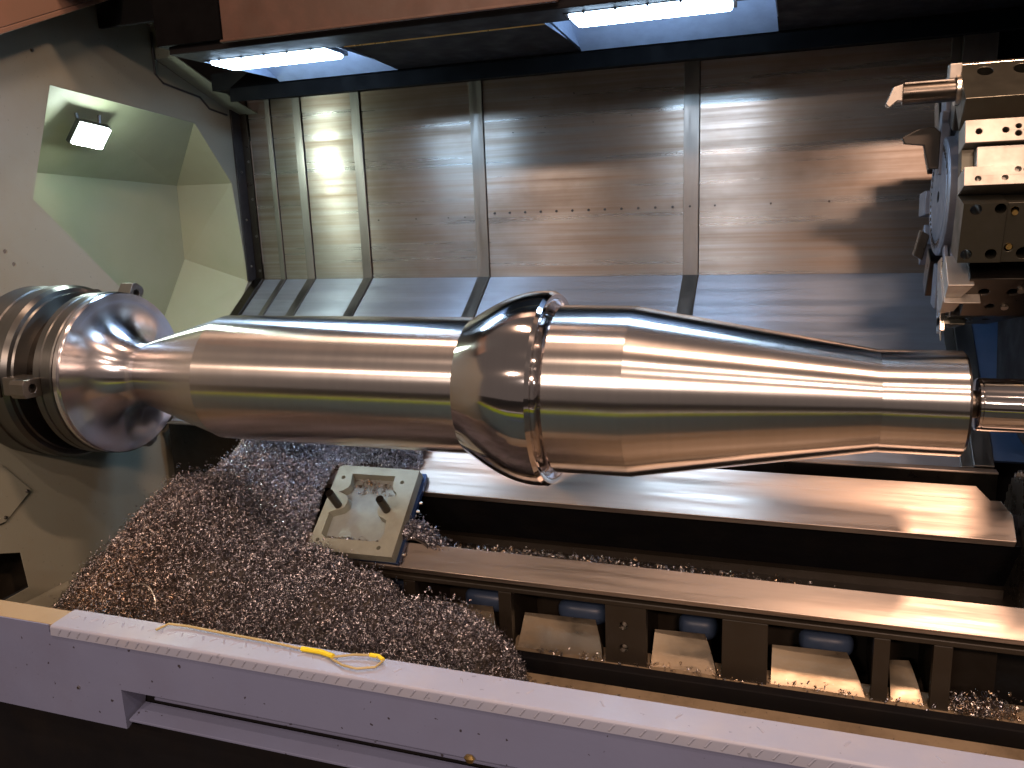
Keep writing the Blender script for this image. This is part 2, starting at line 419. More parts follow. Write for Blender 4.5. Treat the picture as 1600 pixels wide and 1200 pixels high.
# ------------------------------------------------------------------ headstock cover with angular recess
hs = thing('headstock_cover', 'large beige sheet metal headstock cover with an angular lit recess', 'machine cover', (XH, 2.7, .3))
HF = ((XH, 0, 0), (0, 1, 0), (0, 0, 1), (-1, 0, 0))
outer = [(1.30, .12), (4.30, .12), (4.30, 2.59), (4.15, 2.63), (3.652, 2.81), (3.645, 2.97), (3.40, 3.03), (3.30, 3.015), (2.70, 2.77), (1.30, 2.10)]
hole = [(2.97, 2.605), (3.90, 2.515), (4.165, 2.195), (4.225, 1.615), (3.95, 1.28), (3.45, 1.38), (3.23, 1.66), (2.79, 2.11)]
sideo = [(2.20, .50), (2.35, .636), (2.445, .60), (2.455, .43), (2.20, .42)]
bolts_h = [circ(y, z, .010, 10) for y, z in ((2.613, 1.894), (2.645, 1.838))]
MB().prism(outer, [hole, sideo] + bolts_h, HF, 0, .006).build('cover_sheet', 'beige', hs)
I1, I2, I3 = (-3.60, 3.10, 2.26), (-3.60, 4.20, 2.20), (-3.60, 4.19, 1.755)
Hh = lambda k: (XH - .006, *hole[k])
rec = MB()
rec.add([Hh(0), Hh(1), I2, I1], [(0, 1, 2, 3)])
rec.add([Hh(1), Hh(2), I2], [(0, 1, 2)])
rec.add([Hh(2), Hh(3), I3, I2], [(0, 1, 2, 3)])
rec.add([Hh(3), Hh(4), (-3.6, 3.9, 1.35), I3], [(0, 1, 2, 3)])
rec.add([Hh(4), Hh(5), (-3.6, 3.4, 1.45), (-3.6, 3.9, 1.35)], [(0, 1, 2, 3)])
rec.add([Hh(5), Hh(6), (-3.6, 3.2, 1.7), (-3.6, 3.4, 1.45)], [(0, 1, 2, 3)])
rec.add([Hh(6), Hh(7), (-3.6, 3.0, 2.1), (-3.6, 3.2, 1.7)], [(0, 1, 2, 3)])
rec.add([Hh(7), Hh(0), I1, (-3.6, 3.0, 2.1)], [(0, 1, 2, 3)])
rec.add([I1, I2, I3, (-3.6, 3.9, 1.35), (-3.6, 3.4, 1.45), (-3.6, 3.2, 1.7), (-3.6, 3.0, 2.1)], [(0, 1, 2, 3, 4, 5, 6)])
rec.build('recess_lining', 'beige_in', hs)
# rolled lip that steps down along the top edge
lip = [(3.37, 3.024), (3.645, 2.974), (3.652, 2.812), (4.148, 2.630), (4.30, 2.59)]
for a, b in zip(lip[:-1], lip[1:]):
    p, q = Vector((XH, *a)), Vector((XH, *b)); d = (q - p).normalized(); nrm = Vector((0, -d.z, d.y))
    MB().obox(p, (.13, 0, 0), q - p, nrm * .006).build('top_flange', 'beige', hs, bevel=.001)
cb = [(3.64, 2.94), (3.632, 2.739), (3.684, 2.698), (3.96, 2.658), (4.03, 2.603), (4.18, 2.581)]
MB().tube([(XH + .006, y, z) for y, z in cb], .0055, 6).build('cable', 'rubber', hs, smooth=True)
# small service cover and sill plates low at the left
MB().prism([(2.15, 1.06), (2.42, 1.01), (2.535, .86), (2.39, .765), (2.15, .77)], [], ((XH + .004, 0, 0), (0, 1, 0), (0, 0, 1), (1, 0, 0)), 0, .010).build('service_cover', 'beige', hs, bevel=.002)
place('bolt', bolt_mesh(.008, .008, axis='x'), [(XH + .018, 2.512, .862), (XH + .018, 2.392, .785), (XH + .006, 3.72, 2.79), (XH + .006, 2.9, 2.74)], hs)
MB().box((XH - .14, 2.1, .38), (XH - .12, 2.6, .68)).build('inner_sheet', 'casting', hs)
MB().add([(XH + .004, 2.49, .378), (XH + .004, 2.702, .369), (XH + .45, 2.62, .20), (XH + .45, 2.2, .20), (XH + .004, 2.2, .38)], [(0, 1, 2, 3, 4)]).build('sill_plate', 'beige', hs)

# canopy edge at top left, orange light put into its colour
cn = MB(); d = Vector((0, .66, .275))
cn.obox(Vector((XH + .01, 2.20, 2.567)), (.16, 0, 0), d * 2.2, Vector((0, -.27, .66)).normalized() * .02)
cn.obox(Vector((XH + .15, 2.20, 2.59)), (.02, 0, 0), d * 2.2, Vector((0, -.27, .66)).normalized() * .3)
tag(cn.build('door_canopy', 'canopy', bevel=.003, origin=(XH, 2.7, 2.7)), 'sloping canopy edge with painted orange light above the beige headstock cover', 'canopy')

# work lamp inside recess
lp = thing('work_lamp', 'small glaring greenish white work lamp hanging inside the beige recess', 'lamp', (-3.36, 3.38, 2.45))
LC = Vector((-3.25, 3.24, 2.41))
ld = Vector((.80, -.08, -.60)).normalized(); lu = Vector((0, 1, -.10)).normalized(); lu = (lu - ld * lu.dot(ld)).normalized(); lw_ = ld.cross(lu)
MB().obox(LC - lu * .085 - lw_ * .055 + ld * .0, lu * .17, lw_ * .11, ld * .012).build('lens', 'glow2', lp, bevel=.003)
hb = MB(); hb.obox(LC - lu * .093 - lw_ * .063 - ld * .03, lu * .186, lw_ * .126, ld * .029)
hb.build('housing', 'frame', lp, bevel=.003)
MB().tube([LC + Vector((0, .06, .04)), LC + Vector((0, .07, .10))], .008, 8).build('bracket', 'frame', lp)
MB().tube([LC + Vector((0, -.06, .04)), LC + Vector((0, -.07, .10))], .008, 8).build('bracket', 'frame', lp)

# ------------------------------------------------------------------ roof beam, trays and lamps
roof = thing('roof_beam', 'black painted roof beam running along the top of the steel rear guard', 'roof beam', (-1, 3.8, 2.7))
MB().prism([(3.70, 2.576), (3.70, 2.642), (3.90, 2.76), (4.40, 2.76), (4.40, 2.662), (4.31, 2.662)], [], ((-2.77, 0, 0), (0, 1, 0), (0, 0, 1), (1, 0, 0)), 0, 4.97).build('rear_rail', 'matte', roof)
MB().box((-3.03, 3.90, 2.672), (-2.772, 4.40, 2.76)).build('rail_end', 'black', roof)
MB().box((-2.50, 2.93, 2.69), (-2.47, 3.70, 3.2)).build('beam_end', 'matte', roof)
MB().box((-2.50, 2.90, 2.69), (-2.185, 2.928, 3.6)).build('beam_end', 'matte', roof)
MB().box((-2.469, 2.93, 2.66), (2.2, 3.13, 2.74)).build('front_rail', 'black', roof, bevel=.004)
MB().box((-2.60, 3.12, 2.86), (2.2, 3.90, 2.88)).build('roof_sheet', 'black', roof)
LX = [(-2.46, -1.86), (-1.02, -.20)]
segs = [(-1.81, -.92), (-.10, 2.2)]
for a, b in segs:
    MB().obox(Vector((a, 3.131, 2.680)), (b - a, 0, 0), (0, .56, -.03), (0, 0, .01)).build('filler_sheet', 'black', roof)
MB().tube([(-1.80, 3.19, 2.672), (-.92, 3.19, 2.672)], .004, 6).build('edge_wire', 'brass', roof)
for i, (a, b) in enumerate([(-2.465, -1.81), (-.92, -.10)]):
    lt = thing('strip_lamp', ['bright white strip lamp at upper left beside the headstock cover', 'bright white strip lamp at the middle of the black roof beam'][i], 'lamp', ((a + b) / 2, 3.3, 2.7), 'strip lamps set into the roof beam')
    # tray
    MB().obox(Vector((a, 3.698, 2.650)), (b - a, 0, 0), (0, -.30, .14), (0, .0, .006)).build('tray', 'tray', lt)
    MB().box((a - .004, 3.14, 2.662), (a, 3.69, 2.80)).build('tray_end', 'tray', lt)
    MB().box((b, 3.14, 2.662), (b + .004, 3.69, 2.80)).build('tray_end', 'tray', lt)
    la, lb = [(-2.417, -1.855), (-.797, -.235)][i]
    # lens box, tilted toward the guard
    o = Vector((la, [3.115, 3.02][i], 2.657))
    MB().obox(o - Vector((0, 0, .014)), (lb - la, 0, 0), (-.008, .175, 0), (0, 0, .06)).build('lens', 'glow', lt, bevel=.010)
    fr = MB()
    fr.obox(o + Vector((-.014, -.014, .0)), (lb - la + .028, 0, 0), (0, .012, 0), (0, 0, .05))
    fr.obox(o + Vector((-.014, -.002, .0)), (.012, 0, 0), (-.008, .19, 0), (0, 0, .05))
    fr.obox(o + Vector((lb - la + .002, -.002, .0)), (.012, 0, 0), (-.008, .19, 0), (0, 0, .05))
    fr.build('frame', 'frame', lt)
    for k in range(5):
        MB().obox(o + Vector(((lb - la) * (k + .5) / 5, -.018, -.006)), (.008, 0, 0), (0, .008, 0), (0, 0, .02)).build('clip', 'frame', lt)
fas = MB().box((-2.18, 2.905, 2.685), (-.80, 2.925, 3.5))
fas.box((-2.18, 2.885, 2.675), (-.80, 2.905, 2.684))
tag(fas.build('roof_fascia', 'brown', bevel=.002, origin=(-1.5, 2.9, 2.7)), 'brown painted fascia sheet above the black roof beam', 'fascia')
dk = MB().box((-3.2, 3.30, 2.9), (-2.10, 3.32, 4.0)); dk.box((-.80, 2.90, 2.70), (2.3, 2.93, 3.6)); dk.box((-3.2, 2.90, 2.95), (-2.19, 2.94, 3.6))  # black sheets added where the background would show through bright
dk.box((-3.25, 3.25, 3.12), (-2.0, 4.5, 3.15)); dk.box((-5.0, 4.38, 2.45), (-2.0, 4.42, 3.6)); dk.box((.80, 4.36, 0), (3.0, 4.40, 3.3)); dk.box((2.2, 2.95, 0), (2.22, 4.36, 3.3)); dk.box((-3.28, 3.2, 3.15), (-3.24, 4.4, 3.5))
tag(dk.build('gap_backing', 'black', origin=(-1, 3, 2.9)), 'black sheets added behind the beams to shut out the bright background', kind='structure')

# ------------------------------------------------------------------ spindle chuck
ch = thing('chuck', 'heavy worn steel lathe chuck gripping the round flange of the shaft', 'chuck', (XH, AY, AZ))
MB().lathe([(XH, .30), (XH, .372), (-3.06, .372), (-3.055, .366), (-3.02, .366), (-3.015, .374), (-2.965, .374), (-2.945, .362), (-2.943, .345), (-2.935, .34), (-2.935, .12)]).build('chuck_body', 'ring', ch, smooth=True)
MB().lathe([(-2.945, .28), (-2.82, .28)]).build('inner_drum', 'dsteel', ch, smooth=True)
MB().lathe([(-2.835, .10), (-2.835, .338), (-2.83, .343), (-2.80, .343), (-2.797, .338), (-2.79, .338), (-2.787, .345), (-2.742, .345), (-2.738, .340), (-2.735, .20)]).build('clamp_ring', 'ring', ch, smooth=True)
for a in (178, 56, -62):
    e = Vector((0, math.cos(R(a)), math.sin(R(a)))); t = Vector((0, -e.z, e.y)); c = Vector((0, AY, AZ))
    jw = MB().obox(Vector((-2.955, 0, 0)) + c + e * .29 - t * .036, (.13, 0, 0), e * .085, t * .072).build('jaw', 'jaw', ch, bevel=.003)
    hd = MB().prism([(-.036, .0), (.036, .0), (.036, .115), (.02, .125), (-.02, .125), (-.036, .115)], [circ(0, .082, .018, 16)], (Vector((-2.86, 0, 0)) + c + e * .300, t, e, (1, 0, 0)), 0, .070).build('jaw_head', 'jaw', jw, bevel=.002)
    MB().prism(circ(0, .082, .0185, 16), [], (Vector((-2.86, 0, 0)) + c + e * .300, t, e, (1, 0, 0)), .02, .045).build('bore_shade_plug', 'hole', jw)  # dark plug added so the jaw hole looks shaded
    MB().obox(Vector((-3.04, 0, 0)) + c + e * .355 - t * .045, (.075, 0, 0), e * .026, t * .09).build('jaw_base', 'dsteel', jw, bevel=.002)

# ------------------------------------------------------------------ turned workpiece
wp = thing('turned_shaft', 'long polished steel shaft with flange, bulge and taper held between chuck and tailstock', 'workpiece', (-1.2, AY, AZ))
# polished horn flange
prof = [(-2.735, .20), (-2.735, .338), (-2.73, .342), (-2.712, .342), (-2.709, .338), (-2.706, .338), (-2.703, .341), (-2.700, .338), (-2.697, .312)]
for i in range(1, 49):
    t = PI / 2 * i / 48
    prof.append((-2.697 + .150 * (1 - math.cos(t)), .312 - .174 * math.sin(t)))
prof += [(-2.535, .1385)]
MB().lathe(prof, seg=192).build('horn_flange', 'horn', wp, smooth=True, angle=25)
MB().lathe([(-2.535, .139), (-2.155, .2475)], seg=192).build('neck_cone', 'turned', wp, smooth=True)
MB().lathe([(-2.155, .249), (-1.14, .249), (-1.085, .2485)], seg=192).build('slim_barrel', 'turned', wp, smooth=True)
pr = [(-1.085, .249)]
for i in range(1, 25):
    u = i / 24; pr.append((-1.085 + .255 * u, .249 + .094 * (math.sin(PI / 2 * u) ** 1.0)))
pr += [(-.815, .3435), (-.795, .342), (-.782, .333)]
MB().lathe(pr, seg=192).build('bulge', 'polish', wp, smooth=True, angle=25)
MB().lathe([(-.782, .333), (-.780, .320), (-.790, .305), (-.800, .298), (-.785, .290), (-.765, .289), (-.755, .293)], seg=192).build('groove', 'polish', wp, smooth=True, angle=50)
MB().lathe([(-.755, .2935), (-.500, .2915)], seg=192).build('thick_barrel', 'turned', wp, smooth=True)
MB().lathe([(-.500, .2905), (.252, .160)], seg=192).build('long_taper', 'turned', wp, smooth=True)
MB().lathe([(.252, .1605), (.480, .1605), (.488, .153), (.488, .02)], seg=192).build('end_barrel', 'turned', wp, smooth=True)
# weld like ripples in the groove
mb = MB()
for k in range(46):
    a = 2 * PI * k / 46; r = .312 + random.uniform(-.004, .004); rad = random.uniform(.0025, .0045)
    c = Vector((-.787, AY + r * math.cos(a), AZ + r * math.sin(a))); e = Vector((0, -math.sin(a), math.cos(a)))
    mb.tube([c - e * .014, c - e * .005, c + e * .005, c + e * .014], [.002, rad, rad, .002], 6, False)
tag(mb.build('groove_ripples', 'polish', wp, smooth=True), None, kind='stuff')

# ------------------------------------------------------------------ tailstock
ts = thing('tailstock_quill', 'polished tailstock quill with dark live centre pressing on the shaft end', 'tailstock', (.8, AY, AZ))
MB().lathe([(.487, .012), (.492, .040), (.498, .048), (.506, .048), (.508, .042), (.525, .042)], seg=64).build('live_centre', 'dsteel', ts, smooth=True)
MB().lathe([(.520, .02), (.520, .072), (.524, .079), (.530, .080), (.532, .078), (.536, .080), (1.3, .083)], seg=96).build('quill', 'polish', ts, smooth=True)
tc = thing('tailstock_cover', 'black sheet metal cover standing behind the tailstock quill', 'machine cover', (.8, 3.3, 1.4))
MB().prism([(3.62, 1.72), (3.50, 1.29), (3.20, 1.17), (2.60, 1.10), (2.60, 1.72)], [], ((.74, 0, 0), (0, 1, 0), (0, 0, 1), (1, 0, 0)), 0, .5).build('cover_sheet', 'black', tc, bevel=.004)
wh = thing('rack_wheel', 'toothed steel edge at the right end of the bright guideway', 'gear rack', (.80, 2.9, .75))
pts = []; WY, WZ = 3.06, .78
for k in range(72):
    a = 2 * PI * k / 72; r = .26 + (.007 if k % 2 else -.007)
    pts.append((WY + r * math.cos(a), WZ + r * math.sin(a)))
MB().prism(pts, [], ((.765, 0, 0), (0, 1, 0), (0, 0, 1), (1, 0, 0)), 0, .03).build('toothed_edge', 'msteel', wh)

# ------------------------------------------------------------------ tool turret
TY, TZ = 3.25, 1.975
tt = thing('tool_turret', 'tool turret disc with machined tool holders and a boring bar at upper right', 'tool turret', (.6, TY, TZ))
def st(a):
    e = Vector((0, -math.cos(R(a)), math.sin(R(a)))); t = Vector((0, math.sin(R(a)), math.cos(R(a)))); return e, t
c0 = Vector((0, TY, TZ))
gon = [((.36 if k % 2 else .345) * math.cos(2 * PI * (k + .5) / 24), (.36 if k % 2 else .345) * math.sin(2 * PI * (k + .5) / 24)) for k in range(24)]
MB().prism(gon, [], (c0 + Vector((.515, 0, 0)), (0, 1, 0), (0, 0, 1), (1, 0, 0)), 0, .6).build('turret_disc', 'cap', tt, bevel=.004)
MB().lathe([(.46, .02), (.46, .150), (.464, .155), (.464, .165), (.460, .168), (.460, .195), (.466, .202), (.492, .203), (.494, .12), (.515, .12)], c=(TY, TZ), seg=64).build('turret_cap', 'cap', tt, smooth=True, angle=35)
lets = MB()
for k in range(34):
    a = 2 * PI * k / 44 + .5; e = Vector((0, -math.cos(a), math.sin(a))); t = Vector((0, math.sin(a), math.cos(a)))
    h = random.uniform(.004, .010)
    lets.obox(c0 + Vector((.4585, 0, 0)) + e * (.160 - .0) - t * .003, (.003, 0, 0), e * .018, t * h)
tag(lets.build('raised_lettering', 'dsteel', tt), None, kind='stuff')
RB = .345
# station A: upper block with boring bar
e, t = st(50)
fr = (c0 + Vector((.462, 0, 0)) + e * RB, (1, 0, 0), t, e)
o = c0 + Vector((.505, 0, 0)) + e * RB - t * .095
MB().prism([(0, -.10), (.5, -.10), (.5, .075), (.0, .075)], [circ(.065, .035, .022, 18), circ(.165, .035, .024, 18), circ(.265, .035, .024, 18)], fr, 0, .115).build('tool_holder', 'oxide', tt, bevel=.004)
MB().obox(c0 + Vector((.463, 0, 0)) + e * (RB + .1155) + t * .076, (.498, 0, 0), t * .012, -e * .115).build('holder_cap', 'msteel', tt, bevel=.002)
MB().obox(c0 + Vector((.53, 0, 0)) + e * (RB + .09) + t * .088, (.085, 0, 0), t * .03, -e * .05).build('clamp_wedge', 'holder', tt, bevel=.002)
bc = c0 + e * (RB + .07) + t * .055
bc = Vector((0, 2.995, 2.300))
bar = MB().tube([bc + Vector((.480, 0, 0)), bc + Vector((.30, 0, 0))], .033, 24).build('boring_bar', 'dsteel', tt, smooth=True, angle=40)
MB().obox(bc + Vector((.305, -.012, .026)), (.14, 0, 0), (0, .024, 0), (0, 0, .008)).build('bar_flat', 'msteel', bar)
MB().tube([bc + Vector((.480, 0, 0)), bc + Vector((.450, 0, 0))], .046, 24).build('bar_collar', 'msteel', bar, smooth=True, angle=40)
MB().prism([(.30, .030), (.272, .022), (.252, -.028), (.262, -.040), (.285, -.020), (.30, -.022)], [], (bc, (1, 0, 0), (0, 0, 1), (0, 1, 0)), -.022, .022).build('insert_head', 'msteel', bar, bevel=.002)
MB().obox(bc + Vector((.43, -.01, .035)), (.035, 0, 0), (0, .05, 0), (0, 0, .045)).build('clamp_block', 'holder', tt, bevel=.003)
# station B: pair of bright plates with a step
e, t = st(17)
fr = (c0 + Vector((.462, 0, 0)) + e * RB, (1, 0, 0), t, e)
MB().prism([(0, .028), (.46, .028), (.46, .098), (0, .098)], [circ(x, .062, .0085, 12) for x in (.037, .107, .180)] + [circ(.140, .072, .0075, 12), circ(.140, .050, .0085, 12)], fr, 0, .10).build('tool_holder', 'holder', tt, bevel=.002)
MB().prism([(.035, -.100), (.46, -.100), (.46, .020), (.035, .020)], [], fr, -.02, .085).build('tool_holder', 'holder', tt, bevel=.002)
MB().prism([(0, -.102), (.46, -.102), (.46, -.045), (0, -.045)], [circ(x, -.082, .0085, 12) for x in (.037, .107, .180)] + [circ(.140, -.058, .0085, 12)], fr, .0, .102).build('tool_holder', 'holder', tt, bevel=.002)
MB().prism([(-.0, -.044), (.034, -.044), (.034, .027), (0, .027)], [], fr, .0, .05).build('tool_wedge', 'oxide', tt, bevel=.002)
# ring numbers beside the screws
for x, z in ((.158, .060), (.158, -.060)):
    mb = MB().prism(circ(x, z, .0055, 10), [circ(x, z, .0038, 10)], fr, .1005, .1022); mb.build('stamped_mark', 'hole', tt)
# station C: olive block with four counterbores
e, t = st(-13)
fr = (c0 + Vector((.462, 0, 0)) + e * RB, (1, 0, 0), t, e)
MB().prism([(0, -.092), (.115, -.092), (.115, .088), (0, .088)], [circ(.034, .070, .016, 18), circ(.098, .071, .0155, 18), circ(.022, -.066, .016, 18), circ(.088, -.066, .016, 18)], fr, 0, .125).build('tool_holder', 'oxide', tt, bevel=.003)
MB().prism([(.118, -.095), (.45, -.095), (.45, .085), (.118, .085)], [circ(.138, .062, .011, 14), circ(.135, -.050, .012, 14), circ(.175, -.068, .018, 16), circ(.185, .070, .018, 16)], fr, 0, .112).build('tool_holder', 'oxide', tt, bevel=.003)
P = lambda x, y, z: fr[0] + Vector((x, 0, 0)) + t * y + e * z
MB().tube([P(.138, .056, .09), P(.138, .056, .118)], .008, 12).build('coolant_nozzle', 'brass', tt)
MB().tube([P(.135, -.047, .09), P(.135, -.047, .118)], .0085, 12).build('coolant_nozzle', 'brass', tt)
# station D, lower: dark holder with copper plate
e, t = st(-43)
fr = (c0 + Vector((.462, 0, 0)) + e * RB, (1, 0, 0), t, e)
MB().prism([(.05, -.11), (.30, -.11), (.27, -.03), (.34, .07), (.05, .07)], [circ(.10, .01, .014, 12), circ(.18, .01, .014, 12), circ(.13, -.06, .012, 12)], fr, -.05, .10).build('tool_holder', 'dsteel', tt, bevel=.006)
MB().prism([(-.01, .0), (.035, .0), (.065, .06), (-.01, .06)], [], fr, -.01, .115).build('clamp_plate', 'holder', tt, bevel=.002)
MB().prism([(-.012, -.006), (.09, -.006), (.09, .0), (-.012, .0)], [], fr, -.01, .135).build('clamp_plate', 'holder', tt, bevel=.001)
MB().prism([(-.01, -.10), (.03, -.085), (.045, -.04), (-.01, -.035)], [], fr, .0, .10).build('clamp_plate', 'holder', tt, bevel=.002)
for q in ((.20, .02, .092), (.17, -.06, .092), (.235, -.05, .05)):
    MB().tube([fr[0] + Vector((q[0], 0, 0)) + t * q[1] + e * q[2], fr[0] + Vector((q[0], 0, 0)) + t * q[1] + e * (q[2] + .015)], .011, 8).build('cap_screw', 'msteel', tt)
# lower stations: thin grooving tool and knuckle
e, t = st(-72)
fr = (c0 + Vector((.47, 0, 0)) + e * .22, (1, 0, 0), t, e)
MB().prism([(0, -.05), (.016, -.05), (.016, .02), (0, .02)], [], fr, 0, .255).build('grooving_blade', 'msteel', tt, bevel=.002)
MB().prism([(.022, -.07), (.16, -.07), (.24, .08), (.022, .08)], [circ(.08, .0, .013, 12), circ(.14, .02, .013, 12)], fr, .06, .215).build('tool_holder', 'dsteel', tt, bevel=.006)
MB().prism([(.0, -.05), (.05, -.05), (.08, .02), (0.0, .02)], [], fr, .201, .235).build('clamp_plate', 'oxide', tt, bevel=.004)
MB().tube([c0 + Vector((.478, 0, 0)) + e * .47 - t * .01, c0 + Vector((.478, 0, 0)) + e * .505 - t * .01], [.006, .002], 6).build('insert_tip', 'msteel', tt)
e, t = st(-55)
for dx, w in ((.0, .012), (.02, .010)):
    MB().obox(c0 + Vector((.47 + dx, 0, 0)) + e * .20 - t * .02, (w, 0, 0), e * .22, t * .03).build('blade_clamp', 'cap', tt, bevel=.002)
# stations on the rear side, seen past the cap
for a, L, dx in ((95, .12, -.02), (70, .10, 0.0), (120, .13, -.02), (150, .11, -.04), (185, .12, -.04), (215, .10, -.04), (240, .12, -.02), (265, .1, 0)):
    e, t = st(a)
    MB().obox(c0 + Vector((.47 + dx * .5, 0, 0)) + e * .24 - t * .045, (.10, 0, 0), e * (.12 + L * .3), t * .09).build('tool_holder', 'cap' if a % 2 else 'dsteel', tt, bevel=.004)
e, t = st(95)
k0 = Vector((.40, 3.22, 2.17))
MB().prism([(-.07, .01), (-.02, .035), (.03, .04), (.05, .02), (.05, -.10), (.02, -.10), (.0, -.02), (-.06, -.012)], [], (k0, (1, 0, 0), (0, 0, 1), (0, 1, 0)), 0, .03).build('turning_tool', 'dsteel', tt, bevel=.003)
MB().obox(k0 + Vector((.05, 0, -.12)), (.03, 0, 0), (0, .05, 0), (0, 0, .21)).build('tool_shank', 'cap', tt, bevel=.003)
MB().obox(Vector((.42, 3.3, 1.86)), (.03, 0, -.02), (0, .05, 0), (-.02, 0, -.09)).build('turning_tool', 'dsteel', tt, bevel=.004)
MB().box((.53, 3.05, 1.7), (1.3, 3.6, 2.3)).build('turret_body', 'black', tt)

# ------------------------------------------------------------------ mounting plate on the bed
pl = thing('mounting_plate', 'pale milled steel plate with a pocket and two dark studs lying across the ways', 'plate', tuple(bp(-1.7, .2, .03)))
T1 = .068
PF = (BO, (1, 0, 0), BU, BN)
def arc(cx, cy, r, a0, a1, n=9): return [(cx + r * math.cos(R(a0 + (a1 - a0) * k / n)), cy + r * math.sin(R(a0 + (a1 - a0) * k / n))) for k in range(n + 1)]
po = [(-1.854, .000), (-1.467, .006), (-1.480, .416), (-1.845, .414), (-1.861, .405)]
hole = [(-1.786, .374), (-1.582, .377), (-1.577, .325), (-1.566, .307), (-1.550, .300), (-1.543, .282), (-1.575, .276)]
hole += arc(-1.568, .213, .037, 105, 262, 9) + [(-1.548, .165), (-1.536, .106), (-1.548, .066), (-1.79, .060), (-1.814, .076), (-1.820, .178), (-1.806, .186)]
hole += arc(-1.795, .232, .040, -82, 55, 9) + [(-1.800, .276), (-1.817, .281), (-1.800, .287), (-1.781, .303), (-1.775, .320), (-1.780, .345)]
holes = [hole] + [circ(x, s_, .009, 12) for x, s_ in ((-1.822, .352), (-1.54, .350), (-1.82, .047), (-1.537, .040))]
MB().prism(po, holes, PF, T1 - .042, T1).build('plate_rim', 'plate', pl, bevel=.0015)
MB().prism(po, [], PF, T1 - .048, T1 - .0422).build('pocket_floor', 'pocket', pl)
MB().prism([(-1.852, .01), (-1.458, .004), (-1.470, .432), (-1.852, .41)], [], PF, .001, T1 - .0482).build('base_block', 'navy', pl, bevel=.002)
MB().prism([(-1.4615, .01), (-1.452, .01), (-1.463, .42), (-1.4705, .42)], [], PF, .004, .024).build('side_seal', 'navy', pl)
for cx, cs, L in ((-1.789, .212, .10), (-1.560, .210, .09)):
    MB().tube([bp(cx, cs, T1 - .02), bp(cx, cs, T1 + .004), bp(cx, cs, T1 + .005), bp(cx, cs, T1 + L)], [.009, .009, .017, .017], 16).build('stud', 'dsteel', pl, smooth=True, angle=40)
place('bolt', bolt_mesh(.008, .012, axis='x', mt='msteel'), [tuple(bp(-1.450, s, .012)) for s in (.05, .15, .25, .29)], pl)

# ------------------------------------------------------------------ front guard with tread plate
fg = thing('front_guard', 'lavender grey front guard with a white tread plate sill and a long slot', 'guard panel', (-.6, 1.3, .84))
YG = 1.30; ZG = 1.080
face = [(-3.2, .838), (-1.446, .838), (-1.446, .940), (1.4, .940), (1.4, ZG - .022), (-1.640, ZG - .022), (-1.640, ZG - .003), (-3.2, ZG - .003)]
MB().prism(face, [], ((0, YG, 0), (1, 0, 0), (0, 0, 1), (0, 1, 0)), 0, .004).build('face_sheet', 'lav', fg)
MB().add([(-1.446, YG + .004, .838), (-1.446, YG + .004, .940), (-1.446, YG + .06, .925), (-1.446, YG + .072, .895), (-1.446, YG + .06, .862)], [(0, 1, 2, 3, 4)]).build('slot_end', 'lav', fg)
MB().obox((-1.44, YG + .004, .862), (3, 0, 0), (0, .055, .012), (0, 0, -.006)).build('slot_rail', 'lav', fg, bevel=.001)
MB().obox((-1.42, YG + .066, .882), (3, 0, 0), (0, .03, .006), (0, 0, -.006)).build('slot_rail', 'lav', fg, bevel=.001)
MB().box((-3.2, YG + .004, ZG - .008), (-1.632, YG + .068, ZG - .002)).build('sill', 'tan', fg, bevel=.001)  # tan tint of the warm light is put into the sill colour
# tread plate: top, rounded nose and short drop
n = 6; prof = [(YG + .074, ZG)] + [(YG - .002 - .006 * math.sin(PI / 2 * k / n) + .002, ZG - .006 + .006 * math.cos(PI / 2 * k / n)) for k in range(n + 1)] + [(YG - .007, ZG - .024), (YG - .002, ZG - .024), (YG - .002, ZG - .008), (YG + .074, ZG - .006)]
mb = MB(); k = len(prof); x0, x1 = -1.628, 1.4
mb.add([(x0 + (.0 if y < 1.33 else -.008), y, z) for y, z in prof] + [(x1, y, z) for y, z in prof], [tuple(range(k)), tuple(range(k, 2 * k))[::-1]] + [(i, (i + 1) % k, (i + 1) % k + k, i + k) for i in range(k)])
tp = mb.build('tread_plate', 'tread', fg, smooth=True, angle=25)
def bar_mesh(w, h, t):
    me = bpy.data.meshes.new('tread_bar'); vs = [(-w, -h, 0), (w, -h, 0), (w, h, 0), (-w, h, 0), (0, -h * .7, t), (0, h * .7, t)]
    me.from_pydata(vs, [], [(0, 1, 4), (1, 2, 5, 4), (2, 3, 5), (3, 0, 4, 5)]); me.materials.append(M['tread']); return me
bmz = bar_mesh(.0022, .010, .0013); off = wloc(fg)
for i in range(86):
    x = -1.60 + .0285 * i
    for j, (y, z, rx, rz) in list(enumerate(((YG - .0072, ZG - .012, PI / 2, 0), (YG + .042, ZG + .0002, 0, .6 if i % 2 else -.6))))[:2 if i < 26 or i % 5 == 0 else 1]:
        o = bpy.data.objects.new('tread_bar', bmz); COL.objects.link(o); o.parent = tp
        o.rotation_euler = (rx, 0, rz) if j else (PI / 2, R(35), 0)
        o.location = Vector((x, y, z)) - off
place('bolt', bolt_mesh(.0045, .004, mt='msteel'), [(-1.575, YG - .002, .925)], fg)
